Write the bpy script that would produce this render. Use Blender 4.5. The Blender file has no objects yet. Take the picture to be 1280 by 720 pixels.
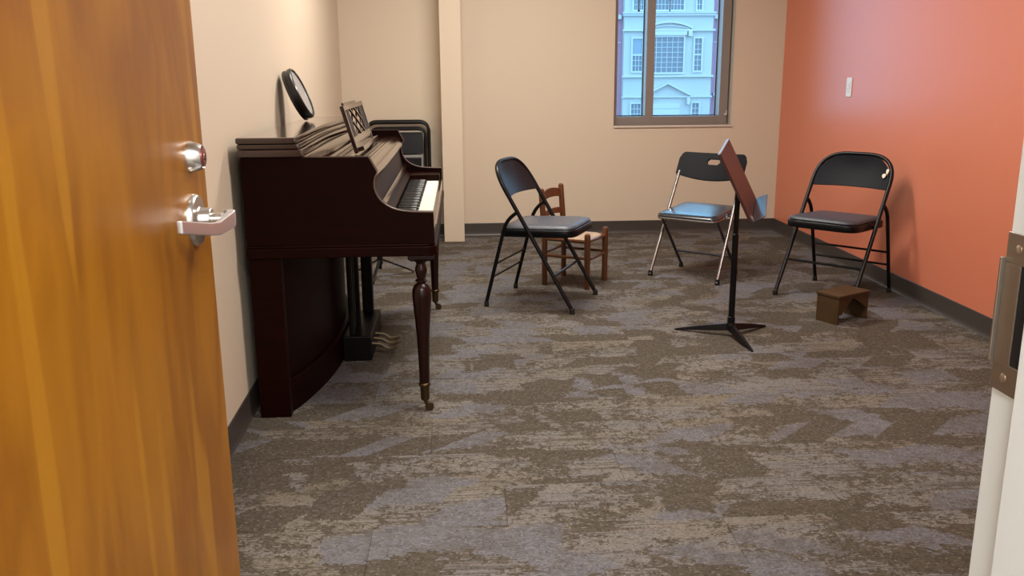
import bpy, bmesh, math, random
from mathutils import Vector, Matrix
random.seed(7)
scene = bpy.context.scene
COL = scene.collection

# ------------------------------------------------------------------ camera
CAM_H = 1.25
PITCH, YAW, ROLL = math.radians(13.59), math.radians(3.20), math.radians(-0.44)
fw = Vector((math.sin(YAW)*math.cos(PITCH), math.cos(YAW)*math.cos(PITCH), -math.sin(PITCH)))
rt0 = Vector((math.cos(YAW), -math.sin(YAW), 0)); up0 = rt0.cross(fw)
rt = math.cos(ROLL)*rt0 + math.sin(ROLL)*up0
up = -math.sin(ROLL)*rt0 + math.cos(ROLL)*up0
cd = bpy.data.cameras.new('camera'); cam = bpy.data.objects.new('camera', cd); COL.objects.link(cam)
cd.sensor_fit = 'HORIZONTAL'; cd.sensor_width = 36.0; cd.lens = 36.0*1112/1280
cd.clip_start = 0.05; cd.clip_end = 300
cam.matrix_world = Matrix(((rt.x, up.x, -fw.x, 0), (rt.y, up.y, -fw.y, 0), (rt.z, up.z, -fw.z, CAM_H), (0, 0, 0, 1)))
scene.camera = cam

# ------------------------------------------------------------------ world and exposure
w = bpy.data.worlds.new('overcast_sky'); scene.world = w; w.use_nodes = True
bg = w.node_tree.nodes['Background']
bg.inputs[0].default_value = (0.33, 0.66, 1.0, 1); bg.inputs[1].default_value = 2.3
vs = scene.view_settings
vs.view_transform = 'Standard'; vs.look = 'None'; vs.gamma = 1.0; vs.exposure = 0.85; vs.use_curve_mapping = False
scene.display_settings.display_device = 'sRGB'
scene.cycles.use_denoising = True
LAMP_COLOR = (1.0, 0.965, 0.90)
LAMP_W = 34.0

# ------------------------------------------------------------------ room numbers
XR, YB = 2.506, 6.965
XL0, XL1 = -0.800, -0.892          # left wall: slightly out of parallel
YF = 0.75                          # room side of the front wall
CEIL = 2.70
BB = 0.098                         # baseboard height

# ------------------------------------------------------------------ materials
def mat(name, color=(.5, .5, .5), rough=.5, metal=0., spec=.5, coat=0., emis=None):
    m = bpy.data.materials.new(name); m.use_nodes = True
    b = m.node_tree.nodes['Principled BSDF']
    b.inputs['Base Color'].default_value = (*color, 1)
    b.inputs['Roughness'].default_value = rough
    b.inputs['Metallic'].default_value = metal
    b.inputs['Specular IOR Level'].default_value = spec
    b.inputs['Coat Weight'].default_value = coat
    b.inputs['Coat Roughness'].default_value = .12
    if emis:
        b.inputs['Emission Color'].default_value = (*emis[0], 1); b.inputs['Emission Strength'].default_value = emis[1]
    return m

class NT:
    """tiny node helper"""
    def __init__(s, m): s.t = m.node_tree; s.b = s.t.nodes['Principled BSDF']
    def n(s, typ, **kw):
        x = s.t.nodes.new(typ)
        for k, v in kw.items(): setattr(x, k, v)
        return x
    def l(s, a, b): s.t.links.new(a, b)
    def coord(s, kind='Object'): return s.n('ShaderNodeTexCoord').outputs[kind]
    def mapping(s, v, scale=(1, 1, 1), loc=(0, 0, 0)):
        m = s.n('ShaderNodeMapping'); s.l(v, m.inputs['Vector']); m.inputs['Scale'].default_value = scale; m.inputs['Location'].default_value = loc
        return m.outputs[0]
    def noise(s, v, scale, detail=2, rough=.5, dist=0):
        x = s.n('ShaderNodeTexNoise'); s.l(v, x.inputs['Vector'])
        x.inputs['Scale'].default_value = scale; x.inputs['Detail'].default_value = detail
        x.inputs['Roughness'].default_value = rough; x.inputs['Distortion'].default_value = dist
        return x.outputs['Fac']
    def math(s, op, a, b=None):
        x = s.n('ShaderNodeMath', operation=op)
        for i, q in enumerate((a, b)):
            if q is None: continue
            if isinstance(q, (int, float)): x.inputs[i].default_value = q
            else: s.l(q, x.inputs[i])
        return x.outputs[0]
    def ramp(s, f, stops, interp='LINEAR'):
        x = s.n('ShaderNodeValToRGB'); s.l(f, x.inputs[0]); r = x.color_ramp; r.interpolation = interp
        while len(r.elements) < len(stops): r.elements.new(.5)
        for e, (p, c) in zip(r.elements, stops):
            e.position = p; e.color = (*c, 1) if not isinstance(c, (int, float)) else (c, c, c, 1)
        return x.outputs[0]
    def mix(s, f, a, b, mode='MIX'):
        x = s.n('ShaderNodeMix', data_type='RGBA', blend_type=mode)
        if isinstance(f, (int, float)): x.inputs[0].default_value = f
        else: s.l(f, x.inputs[0])
        for i, q in ((6, a), (7, b)):
            if isinstance(q, tuple): x.inputs[i].default_value = (*q, 1)
            else: s.l(q, x.inputs[i])
        return x.outputs[2]
    def bump(s, h, strength=.2, dist=.002):
        x = s.n('ShaderNodeBump'); s.l(h, x.inputs['Height']); x.inputs['Strength'].default_value = strength; x.inputs['Distance'].default_value = dist
        s.l(x.outputs[0], s.b.inputs['Normal'])
    def color(s, c): s.l(c, s.b.inputs['Base Color'])

def paint(name, color, rough=.55, spec=.3):
    m = mat(name, color, rough, spec=spec); t = NT(m)
    v = t.coord(); f = t.noise(v, 220, 2)
    t.bump(f, .12, .001)
    g = t.noise(v, 1.3, 3)
    t.color(t.mix(t.math('MULTIPLY', g, .10), color, tuple(c*.86 for c in color)))
    return m

def carpet_mat():
    m = mat('carpet_plank_pile', rough=.95, spec=.1); t = NT(m)
    geo = t.n('ShaderNodeNewGeometry').outputs['Position']
    oi = t.n('ShaderNodeObjectInfo').outputs['Random']
    cmb = t.n('ShaderNodeCombineXYZ'); t.l(t.math('MULTIPLY', oi, 0.35), cmb.inputs[0]); t.l(t.math('MULTIPLY', oi, 0.12), cmb.inputs[1])
    add = t.n('ShaderNodeVectorMath', operation='ADD'); t.l(geo, add.inputs[0]); t.l(cmb.outputs[0], add.inputs[1])
    v = add.outputs[0]
    # pixelated coordinate: tufts
    snap = t.n('ShaderNodeVectorMath', operation='SNAP'); t.l(v, snap.inputs[0]); snap.inputs[1].default_value = (.006, .005, .01)
    sv = snap.outputs[0]
    # slanted patches laid out in short bands: plain dark, plain lavender grey, or speckled
    rag = t.noise(t.mapping(sv, (1.0, 1.3, 1)), 26, 3, .65)
    fine = t.noise(t.mapping(sv, (1.0, 1.9, 1)), 75, 2, .6)
    soft = t.noise(sv, 5.5, 2, .5)
    sx = t.n('ShaderNodeSeparateXYZ'); t.l(sv, sx.inputs[0])
    j1 = t.math('MULTIPLY', t.math('SUBTRACT', rag, .5), .075); j2 = t.math('MULTIPLY', t.math('SUBTRACT', fine, .5), .045); j3 = t.math('MULTIPLY', t.math('SUBTRACT', soft, .5), .14)
    jit = t.math('ADD', t.math('ADD', j1, j2), j3)
    def patches(bh, cw, seed):
        yy = t.math('DIVIDE', t.math('ADD', t.math('ADD', sx.outputs[1], seed), jit), bh)
        row_ = t.math('FLOOR', yy); fr_ = t.math('FRACT', yy)
        wn1 = t.n('ShaderNodeTexWhiteNoise', noise_dimensions='1D'); t.l(t.math('ADD', row_, seed), wn1.inputs['W'])
        sl = t.math('MULTIPLY', t.math('SUBTRACT', wn1.outputs['Value'], .5), 2.4*bh)
        xx = t.math('ADD', t.math('ADD', sx.outputs[0], jit), t.math('ADD', t.math('MULTIPLY', fr_, sl), t.math('MULTIPLY', wn1.outputs['Value'], 7.0)))
        cell_ = t.math('FLOOR', t.math('DIVIDE', xx, cw))
        cv = t.n('ShaderNodeCombineXYZ'); t.l(cell_, cv.inputs[0]); t.l(row_, cv.inputs[1]); cv.inputs[2].default_value = seed
        wn2 = t.n('ShaderNodeTexWhiteNoise', noise_dimensions='3D'); t.l(cv.outputs[0], wn2.inputs['Vector'])
        return wn2
    p1 = patches(.135, .20, 3.3); p2 = patches(.21, .17, 8.7)
    typ = p1.outputs['Value']
    sepc = t.n('ShaderNodeSeparateColor'); t.l(p1.outputs['Color'], sepc.inputs[0])
    big = t.noise(t.mapping(sv, (1.0, 1.3, 1)), 4.2, 1)
    s = t.math('ADD', t.math('MULTIPLY', t.math('SUBTRACT', big, .5), 1.0), t.math('MULTIPLY', t.math('SUBTRACT', rag, .5), 1.5))
    s = t.math('ADD', s, t.math('MULTIPLY', t.math('SUBTRACT', fine, .5), 1.1))
    speck = t.ramp(t.math('ADD', s, .5), [(.40, 0.), (.52, 1.)])
    is_dark = t.math('MAXIMUM', t.math('LESS_THAN', typ, .24), t.math('LESS_THAN', p2.outputs['Value'], .13))
    is_lav = t.math('GREATER_THAN', typ, .76)
    # the ground: grey and beige bands
    sep2 = sepc.outputs[1]
    band = t.noise(t.mapping(v, (.55, 5.0, 1)), 1.5, 2)
    bsum = t.math('ADD', t.math('MULTIPLY', band, .75), t.math('MULTIPLY', sep2, .30))
    ground = t.ramp(bsum, [(.30, (.162, .137, .105)), (.44, (.176, .155, .133)), (.56, (.157, .145, .137)), (.70, (.180, .160, .140))])
    ln = t.noise(t.mapping(sv, (1.2, 60, 1)), 2.0, 1)
    lines = t.ramp(ln, [(.40, 0.), (.46, 1.)])
    stripes = t.noise(t.mapping(v, (.6, 2.4, 1)), 3.0, 1)
    sm = t.math('MULTIPLY', t.math('SUBTRACT', 1., lines), t.ramp(stripes, [(.42, 0.), (.52, .8)]))
    ground = t.mix(sm, ground, (.088, .073, .060))
    rust = t.math('MULTIPLY', t.ramp(t.noise(t.mapping(sv, (.5, 46, 1), (3, 9, 0)), 1.7, 1), [(.66, 0.), (.70, .4)]), t.ramp(band, [(.45, 1.), (.55, 0.)]))
    ground = t.mix(rust, ground, (.18, .105, .078))
    lav = t.ramp(t.noise(sv, 60, 2, .7), [(.3, (.128, .121, .130)), (.7, (.158, .150, .160))])
    dark = t.ramp(t.noise(sv, 45, 3, .7), [(.3, (.066, .053, .039)), (.7, (.102, .084, .064))])
    c = t.mix(speck, dark, ground)
    c = t.mix(t.math('MULTIPLY', is_lav, t.ramp(s, [(-.0, .55), (.05, .94)])), c, lav)
    c = t.mix(t.math('MULTIPLY', is_dark, t.math('SUBTRACT', 1., t.math('MULTIPLY', t.math('GREATER_THAN', fine, .62), .75))), c, dark)
    tuft = t.noise(sv, 330, 2, .6)
    c = t.mix(.85, c, t.ramp(tuft, [(.25, .48), (.75, 1.52)]), 'MULTIPLY')
    rib = t.n('ShaderNodeTexWave', wave_type='BANDS', bands_direction='Y'); rib.inputs['Scale'].default_value = 52.0; rib.inputs['Distortion'].default_value = .6
    t.l(geo, rib.inputs['Vector'])
    c = t.mix(.5, c, t.ramp(rib.outputs['Fac'], [(0., .72), (1., 1.12)]), 'MULTIPLY')
    t.color(c)
    t.bump(t.math('ADD', tuft, rib.outputs['Fac']), .5, .003)
    return m

def door_wood():
    m = mat('maple_veneer_door', rough=.32, spec=.28); t = NT(m); v = t.coord()
    n1 = t.noise(t.mapping(v, (3.6, 1, 1.1)), 1.5, 3, .5, .5)
    ring = t.math('PINGPONG', t.math('MULTIPLY', n1, 7.0), 1.0)
    n2 = t.noise(t.mapping(v, (22, 1, 1.2)), 3, 3)
    fac = t.math('ADD', t.math('MULTIPLY', ring, .40), t.math('MULTIPLY', n2, .24))
    wob = t.noise(t.mapping(v, (2, 1, 1.5)), 2.2, 2)
    bandn = t.noise(t.mapping(v, (6.2, 1, .42), (4.3, 0, 2)), 1.25, 1, .4)
    pale = t.ramp(t.math('ADD', bandn, t.math('MULTIPLY', t.math('SUBTRACT', wob, .5), .08)), [(.565, 0.), (.585, 1.)])
    c = t.ramp(fac, [(.15, (.230, .082, .0028)), (.36, (.285, .110, .0035)), (.58, (.325, .130, .005))])
    c2 = t.ramp(n2, [(.3, (.350, .150, .007)), (.7, (.385, .170, .009))])
    c = t.mix(t.math('MULTIPLY', pale, .75), c, c2)
    t.color(c); return m

def dark_wood(name, a, b, rough=.28, sc=(2, 40, 40), coat=.3, spec=.5):
    m = mat(name, rough=rough, spec=spec, coat=coat); t = NT(m)
    v = t.mapping(t.coord(), sc); f = t.noise(v, 1.2, 4, .6, .4)
    t.color(t.ramp(f, [(.3, a), (.7, b)])); return m

def glass_mat(name, tint=(1, 1, 1), refl=1.0):
    m = bpy.data.materials.new(name); m.use_nodes = True; nt = m.node_tree; nt.nodes.clear()
    o = nt.nodes.new('ShaderNodeOutputMaterial'); tr = nt.nodes.new('ShaderNodeBsdfTransparent'); gl = nt.nodes.new('ShaderNodeBsdfGlossy')
    fr = nt.nodes.new('ShaderNodeFresnel'); fr.inputs[0].default_value = 1.45; mx = nt.nodes.new('ShaderNodeMixShader')
    tr.inputs[0].default_value = (*tint, 1); gl.inputs['Roughness'].default_value = .02
    nt.links.new(fr.outputs[0], mx.inputs[0]); nt.links.new(tr.outputs[0], mx.inputs[1]); nt.links.new(gl.outputs[0], mx.inputs[2]); nt.links.new(mx.outputs[0], o.inputs[0])
    return m

def weave(name, a, b, scale=420, rough=.6):
    m = mat(name, a, rough, spec=.7); t = NT(m)
    ck = t.n('ShaderNodeTexChecker'); t.l(t.coord(), ck.inputs[0]); ck.inputs['Scale'].default_value = scale
    ck.inputs['Color1'].default_value = (*a, 1); ck.inputs['Color2'].default_value = (*b, 1)
    t.color(ck.outputs[0]); t.bump(ck.outputs[1], .3, .001); return m

M = {}
M['cream'] = paint('cream_wall_paint', (.65, .545, .42))
M['orange'] = paint('orange_wall_paint', (.65, .195, .108), .36, .75)
M['ceil'] = paint('white_ceiling_paint', (.82, .80, .75))
M['hall'] = paint('hall_wall_paint', (.78, .765, .73))
M['base'] = mat('vinyl_base_brown', (.052, .042, .037), .42)
M['carpet'] = carpet_mat()
M['under'] = mat('carpet_backing', (.05, .045, .04), .9)
M['door'] = door_wood()
M['frame_paint'] = paint('door_frame_paint', (.74, .765, .75), .4)
M['satin'] = mat('satin_chrome', (.62, .60, .57), .28, 1.0)
M['lever'] = mat('satin_nickel_lever', (.66, .66, .67), .48, 1.0)
M['bronze_plate'] = mat('strike_plate_metal', (.34, .30, .26), .42, 1.0)
M['copper'] = mat('key_cylinder_face', (.42, .22, .20), .35, 1.0)
M['black'] = mat('black_void', (.004, .004, .004), .8)
M['mahog'] = dark_wood('dark_mahogany', (.0058, .0008, .0002), (.0110, .0015, .0005), .42, (3, 3, 30), 0, .06)
M['mahog_leg'] = dark_wood('mahogany_leg', (.008, .0016, .0008), (.016, .0035, .0018), .30, (30, 30, 3), 0, .3)
M['mahog_top'] = dark_wood('mahogany_lid', (.022, .008, .005), (.036, .014, .009), .10, (30, 2, 30), .6)
M['edge_highlight'] = mat('painted_edge_highlight', (.13, .085, .07), .35)  # paler brown that paints a highlight on the piano panel edges
M['lacq'] = mat('black_lacquer', (.003, .002, .002), .4, spec=.15)
M['ivory'] = mat('ivory_key', (.80, .76, .66), .25)
M['ebony'] = mat('ebony_key', (.008, .008, .009), .25)
M['brass'] = mat('aged_brass', (.17, .135, .08), .48, 1.0)
M['brass_dull'] = mat('dull_brass_ferrule', (.09, .062, .03), .42, 1.0)
M['steel_black'] = mat('black_enamel_steel', (.005, .005, .006), .32, spec=.22)
M['vinyl_black'] = mat('black_vinyl', (.007, .008, .011), .42, spec=.30)
M['vinyl_grey'] = weave('grey_seat_vinyl', (.048, .056, .074), (.068, .078, .100), 300, .38)
M['vinyl_dark'] = weave('charcoal_seat_vinyl', (.030, .033, .044), (.046, .050, .064), 300, .5)
M['vinyl_matt'] = mat('matt_black_vinyl', (.006, .007, .010), .5, spec=.12)
M['vinyl_b'] = mat('black_seat_vinyl_smooth', (.016, .020, .028), .20, spec=1.0)
M['plastic_black'] = mat('black_plastic', (.005, .005, .007), .5, spec=.10)
M['chrome'] = mat('chrome_tube', (.30, .30, .31), .26, 1.0)
M['grey_tube'] = mat('silver_grey_enamel', (.26, .26, .26), .35)
M['gunmetal'] = mat('grey_tube', (.09, .09, .10), .3, .8)
M['ledge_black'] = mat('black_gloss_ledge', (.01, .012, .016), .20, spec=1.0)
M['rubber'] = mat('black_rubber', (.008, .008, .008), .6)
M['pine'] = dark_wood('honey_brown_wood', (.078, .025, .007), (.135, .046, .014), .35, (25, 25, 4), .2)
M['rush'] = mat('rush_seat', (.36, .20, .10), .7); 
_t = NT(M['rush']); _f = _t.noise(_t.mapping(_t.coord(), (3, 90, 3)), 2, 2); _t.color(_t.ramp(_f, [(.3, (.27, .18, .11)), (.7, (.45, .33, .23))])); _t.bump(_f, .5, .003)
M['desk_wood'] = dark_wood('mahogany_laminate', (.036, .011, .010), (.056, .018, .016), .40, (30, 3, 3), .0, .3)
M['card'] = dark_wood('brown_fibreboard', (.052, .028, .0105), (.070, .038, .015), .55, (8, 8, 8), 0, .3)
M['white_plastic'] = mat('white_plastic', (.74, .74, .74), .35)
M['mark'] = mat('grey_marking', (.25, .27, .30), .5)
M['bronze_frame'] = mat('bronze_window_frame', (.24, .205, .18), .40, .0)
M['gasket'] = mat('dark_gasket', (.02, .03, .05), .5)
M['white_trim'] = mat('white_window_trim', (.62, .55, .47), .4)
M['pane'] = glass_mat('window_glass', (.93, .97, .98))
M['drumhead'] = mat('silver_drumhead', (.45, .44, .43), .30, .4)
M['drum_black'] = mat('black_drum_shell', (.007, .007, .008), .3)
M['b_white'] = paint('white_render', (.48, .48, .46), .7)
M['b_trim'] = mat('white_moulding', (.52, .52, .51), .6)
M['b_glass'] = mat('far_window_glass', (.14, .17, .20), .25)
M['b_blind'] = mat('far_window_blind', (.24, .30, .36), .6)
M['lampglow'] = mat('lamp_diffuser', (.9, .9, .9), .5, emis=((1, .92, .80), 2.2))
M['metal_white'] = mat('white_enamel', (.75, .75, .73), .4)
M['asphalt'] = mat('asphalt', (.10, .10, .10), .9)
M['chip'] = mat('bare_worn_patch', (.75, .66, .52), .5)
bm_ = mat('red_brick', rough=.8); _t = NT(bm_)
_bt = _t.n('ShaderNodeTexBrick'); _t.l(_t.mapping(_t.coord(), (1, 1, 1)), _bt.inputs[0])
_mp = _t.n('ShaderNodeMapping'); _mp.inputs['Rotation'].default_value = (math.radians(90), 0, 0); _t.l(_t.coord(), _mp.inputs[0]); _t.l(_mp.outputs[0], _bt.inputs[0])
_bt.inputs['Color1'].default_value = (.40, .20, .27, 1); _bt.inputs['Color2'].default_value = (.37, .18, .245, 1); _bt.inputs['Mortar'].default_value = (.40, .23, .29, 1); _bt.inputs['Scale'].default_value = 4.5
_t.color(_bt.outputs[0]); M['brick'] = bm_

# ------------------------------------------------------------------ mesh helpers
def fillet(pts, radii, n=5):
    """round the inner corners of an open polyline"""
    pts = [Vector(p) for p in pts]; out = [pts[0]]
    for i in range(1, len(pts)-1):
        r = radii if isinstance(radii, (int, float)) else radii[i]
        a, b, c = pts[i-1], pts[i], pts[i+1]
        if r <= 0: out.append(b); continue
        u = (a-b).normalized(); v = (c-b).normalized()
        p0 = b+u*r; p1 = b+v*r
        for k in range(n+1):
            q = k/n; out.append(p0*(1-q)**2 + b*2*q*(1-q) + p1*q*q)
    out.append(pts[-1]); return out

class MB:
    def __init__(s): s.v = []; s.f = []
    def add(s, vs, fs, mtx=None):
        o = len(s.v)
        s.v += [tuple(mtx @ Vector(p)) if mtx else tuple(p) for p in vs]
        s.f += [tuple(i+o for i in f) for f in fs]; return s
    def box(s, x0, x1, y0, y1, z0, z1, mtx=None):
        vs = [(x, y, z) for z in (z0, z1) for y in (y0, y1) for x in (x0, x1)]
        return s.add(vs, [(0, 2, 3, 1), (4, 5, 7, 6), (0, 1, 5, 4), (2, 6, 7, 3), (0, 4, 6, 2), (1, 3, 7, 5)], mtx)
    def bar(s, a, b, wx, wy, up=(0, 0, 1)):
        """rectangular bar from a to b; wx across, wy along up"""
        a = Vector(a); b = Vector(b); d = (b-a); L = d.length; d.normalize()
        u = Vector(up); x = d.cross(u)
        if x.length < 1e-5: u = Vector((0, 1, 0)); x = d.cross(u)
        x.normalize(); y = x.cross(d).normalized()
        m = Matrix(((x.x, d.x, y.x, a.x), (x.y, d.y, y.y, a.y), (x.z, d.z, y.z, a.z), (0, 0, 0, 1)))
        return s.box(-wx/2, wx/2, 0, L, -wy/2, wy/2, m)
    def tube(s, pts, r, seg=10, cap=True):
        pts = [Vector(p) for p in pts]; n = len(pts); rr = r if isinstance(r, (list, tuple)) else [r]*n
        tang = []
        for i in range(n):
            a = pts[max(i-1, 0)]; b = pts[min(i+1, n-1)]; tang.append((b-a).normalized())
        t0 = tang[0]; nrm = t0.orthogonal().normalized(); vs = []; fs = []
        for i in range(n):
            if i:
                ax = tang[i-1].cross(tang[i])
                if ax.length > 1e-7:
                    nrm = Matrix.Rotation(tang[i-1].angle(tang[i]), 3, ax.normalized()) @ nrm
            bn = tang[i].cross(nrm)
            for k in range(seg):
                a = 2*math.pi*k/seg; vs.append(pts[i]+(nrm*math.cos(a)+bn*math.sin(a))*rr[i])
        for i in range(n-1):
            for k in range(seg):
                k2 = (k+1) % seg; fs.append((i*seg+k, i*seg+k2, (i+1)*seg+k2, (i+1)*seg+k))
        if cap: fs.append(tuple(range(seg))[::-1]); fs.append(tuple(range((n-1)*seg, n*seg)))
        return s.add(vs, fs)
    def lathe(s, prof, seg=20, mtx=None):
        """prof: (radius, z) from bottom up"""
        vs = []; fs = []; n = len(prof)
        for r, z in prof:
            for k in range(seg):
                a = 2*math.pi*k/seg; vs.append((r*math.cos(a), r*math.sin(a), z))
        for i in range(n-1):
            for k in range(seg):
                k2 = (k+1) % seg; fs.append((i*seg+k, i*seg+k2, (i+1)*seg+k2, (i+1)*seg+k))
        fs.append(tuple(range(seg))[::-1]); fs.append(tuple(range((n-1)*seg, n*seg)))
        return s.add(vs, fs, mtx)
    def prism(s, poly, t0, t1, axes='xz'):
        """extrude a polygon: 'xz' along y, 'xy' along z, 'yz' along x"""
        def P(p, t): return {'xz': (p[0], t, p[1]), 'xy': (p[0], p[1], t), 'yz': (t, p[0], p[1])}[axes]
        n = len(poly); vs = [P(p, t0) for p in poly]+[P(p, t1) for p in poly]
        fs = [tuple(range(n))[::-1], tuple(range(n, 2*n))]+[(i, (i+1) % n, (i+1) % n+n, i+n) for i in range(n)]
        return s.add(vs, fs)
    def grid_solid(s, top, bot, nu, nv):
        """closed solid from two grids of points [(nu)x(nv)]"""
        vs = list(top)+list(bot); o = nu*nv; fs = []
        I = lambda i, j: i*nv+j
        for i in range(nu-1):
            for j in range(nv-1):
                fs.append((I(i, j), I(i+1, j), I(i+1, j+1), I(i, j+1)))
                fs.append((o+I(i, j), o+I(i, j+1), o+I(i+1, j+1), o+I(i+1, j)))
        rim = [I(i, 0) for i in range(nu)]+[I(nu-1, j) for j in range(1, nv)]+[I(i, nv-1) for i in range(nu-2, -1, -1)]+[I(0, j) for j in range(nv-2, 0, -1)]
        for a, b in zip(rim, rim[1:]+rim[:1]): fs.append((a, b, o+b, o+a))
        return s.add(vs, fs)
    def build(s, name, m, parent=None, smooth=40, bevel=0, seg=2):
        me = bpy.data.meshes.new(name); me.from_pydata(s.v, [], s.f); me.materials.append(M[m] if isinstance(m, str) else m)
        b = bmesh.new(); b.from_mesh(me); bmesh.ops.recalc_face_normals(b, faces=b.faces)
        if bevel:
            es = [e for e in b.edges if e.is_manifold and e.calc_face_angle(0) > math.radians(35)]
            bmesh.ops.bevel(b, geom=es, offset=bevel, segments=seg, profile=.5, affect='EDGES', clamp_overlap=True)
        b.to_mesh(me); b.free()
        if smooth:
            me.shade_smooth(); me.set_sharp_from_angle(angle=math.radians(smooth))
        o = bpy.data.objects.new(name, me); COL.objects.link(o)
        if parent: o.parent = parent
        if bevel and smooth:
            wm = o.modifiers.new('weighted_normals', 'WEIGHTED_NORMAL'); wm.keep_sharp = True; wm.weight = 100
        return o

def tag(o, label=None, cat=None, group=None, kind=None):
    if label: o['label'] = label
    if cat: o['category'] = cat
    if group: o['group'] = group
    if kind: o['kind'] = kind
    return o
def thing(name, loc, rz, label, cat, group=None, kind=None):
    o = bpy.data.objects.new(name, None); COL.objects.link(o); o.empty_display_size = .1
    o.location = loc; o.rotation_euler = (0, 0, rz); return tag(o, label, cat, group, kind)
def facing(fx, fy):
    """rotation that turns local +y to the given direction"""
    return math.atan2(-fx, fy)

# ================================================================== STRUCTURE
# ---- floor and carpet planks
fl = MB().box(-2.2, 3.2, -1.75, YB+.30, -.12, -.006).build('floor', 'under', None, 0)
tag(fl, 'mottled brown and grey carpet plank floor of the music room', 'floor', kind='structure')
PW, PL, G = .25, 1.0, .0012
pmesh = None
def xl_at(y): return XL0+(XL1-XL0)*(y-2.7)/(YB-2.7)
row = 0; y = -1.70
while y < YB-.01:
    y1 = min(y+PW, YB-.002)
    xa, xb = (xl_at(max(y1, .8))+.002, XR-.002) if y > .6 else (-1.95, 2.95)
    off = (row*.382) % 1.0
    x = math.floor(xa-off)+off
    while x < xb:
        a, b = max(x, xa), min(x+PL, xb)
        if b-a > .02:
            if pmesh is None:
                o = MB().box(-.5, .5, -.5, .5, -.006, 0).build('carpet_plank', 'carpet', fl, 0); pmesh = o.data
            else:
                o = bpy.data.objects.new('carpet_plank', pmesh); COL.objects.link(o); o.parent = fl
            o.location = ((a+b)/2, (y+y1)/2, 0); o.scale = (b-a-G, y1-y-G, 1)
        x += PL
    y += PW; row += 1

# ---- walls
def slab(name, m, boxes, label, cat='wall'):
    b = MB()
    for q in boxes: b.box(*q)
    return tag(b.build(name, m, None, 0), label, cat, kind='structure')
WX0, WX1, WZ0, WZ1 = 1.190, 2.117, .846, 2.25       # window opening
DX0, DX1, DZ = -.466, .504, 2.13                     # doorway opening
slab('wall_back', 'cream', [(-1.2, WX0, YB, YB+.3, 0, CEIL), (WX1, XR+.2, YB, YB+.3, 0, CEIL), (WX0, WX1, YB, YB+.3, 0, WZ0), (WX0, WX1, YB, YB+.3, WZ1, CEIL)],
     'cream painted back wall around the window')
slab('wall_right', 'orange', [(XR, XR+.2, YF-.15, YB, 0, CEIL)], 'orange painted side wall with the light switch')
b = MB(); ya, yb_ = YF-.15, YB; xa, xb = xl_at(ya), xl_at(yb_)
b.add([(xa, ya, 0), (xb, yb_, 0), (xb-.2, yb_, 0), (xa-.2, ya, 0), (xa, ya, CEIL), (xb, yb_, CEIL), (xb-.2, yb_, CEIL), (xa-.2, ya, CEIL)],
      [(0, 1, 2, 3), (4, 7, 6, 5), (0, 4, 5, 1), (1, 5, 6, 2), (2, 6, 7, 3), (3, 7, 4, 0)])
tag(b.build('wall_left', 'cream', None, 0), 'cream painted side wall behind the piano', 'wall', kind='structure')
slab('wall_front', 'hall', [(-2.2, DX0-.04, YF-.15, YF, 0, CEIL), (DX1+.04, 3.2, YF-.15, YF, 0, CEIL), (DX0-.04, DX1+.04, YF-.15, YF, DZ+.04, CEIL)], 'pale wall around the open doorway')
slab('wall_hallway', 'hall', [(-2.2, 3.2, -1.9, -1.75, 0, CEIL), (-2.35, -2.2, -1.9, YF, 0, CEIL), (3.2, 3.35, -1.9, YF, 0, CEIL)], 'pale walls of the hallway outside the doorway')
slab('ceiling', 'ceil', [(-2.35, 3.35, -1.9, YB+.3, CEIL, CEIL+.1)], 'white ceiling over room and hallway', 'ceiling')
PX0, PX1, PY = -.137, .016, 6.703
tag(MB().box(PX0, PX1, PY, YB, 0, CEIL).build('wall_pilaster', 'cream', None, 0, .002), 'narrow cream pilaster standing out from the back wall', 'wall', kind='structure')
# ---- baseboards with a small cove toe
def baseboard(name, p, q, nrm, label):
    p = Vector((*p, 0)); q = Vector((*q, 0)); n = Vector((*nrm, 0)).normalized(); d = (q-p)
    prof = [(0, 0), (.013, 0), (.010, .003), (.006, .012), (.0045, .03), (.004, BB-.003), (.002, BB), (0, BB)]
    vs = [p+n*a+Vector((0, 0, c)) for a, c in prof]+[q+n*a+Vector((0, 0, c)) for a, c in prof]; k = len(prof)
    fs = [tuple(range(k)), tuple(range(k, 2*k))[::-1]]+[(i, (i+1) % k, (i+1) % k+k, i+k) for i in range(k)]
    return tag(MB().add(vs, fs).build(name, 'base', None, 30), label, 'baseboard', kind='structure')
baseboard('baseboard_right', (XR, YF), (XR, YB), (-1, 0), 'dark brown vinyl baseboard along the orange wall')
baseboard('baseboard_back', (PX1, YB), (XR, YB), (0, -1), 'dark brown vinyl baseboard under the window wall')
baseboard('baseboard_alcove', (XL1, YB), (PX0, YB), (0, -1), 'dark brown vinyl baseboard in the corner behind the stacked chairs')
baseboard('baseboard_left', (xl_at(YF), YF), (XL1, YB), (1, 0), 'dark brown vinyl baseboard behind the piano')

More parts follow.
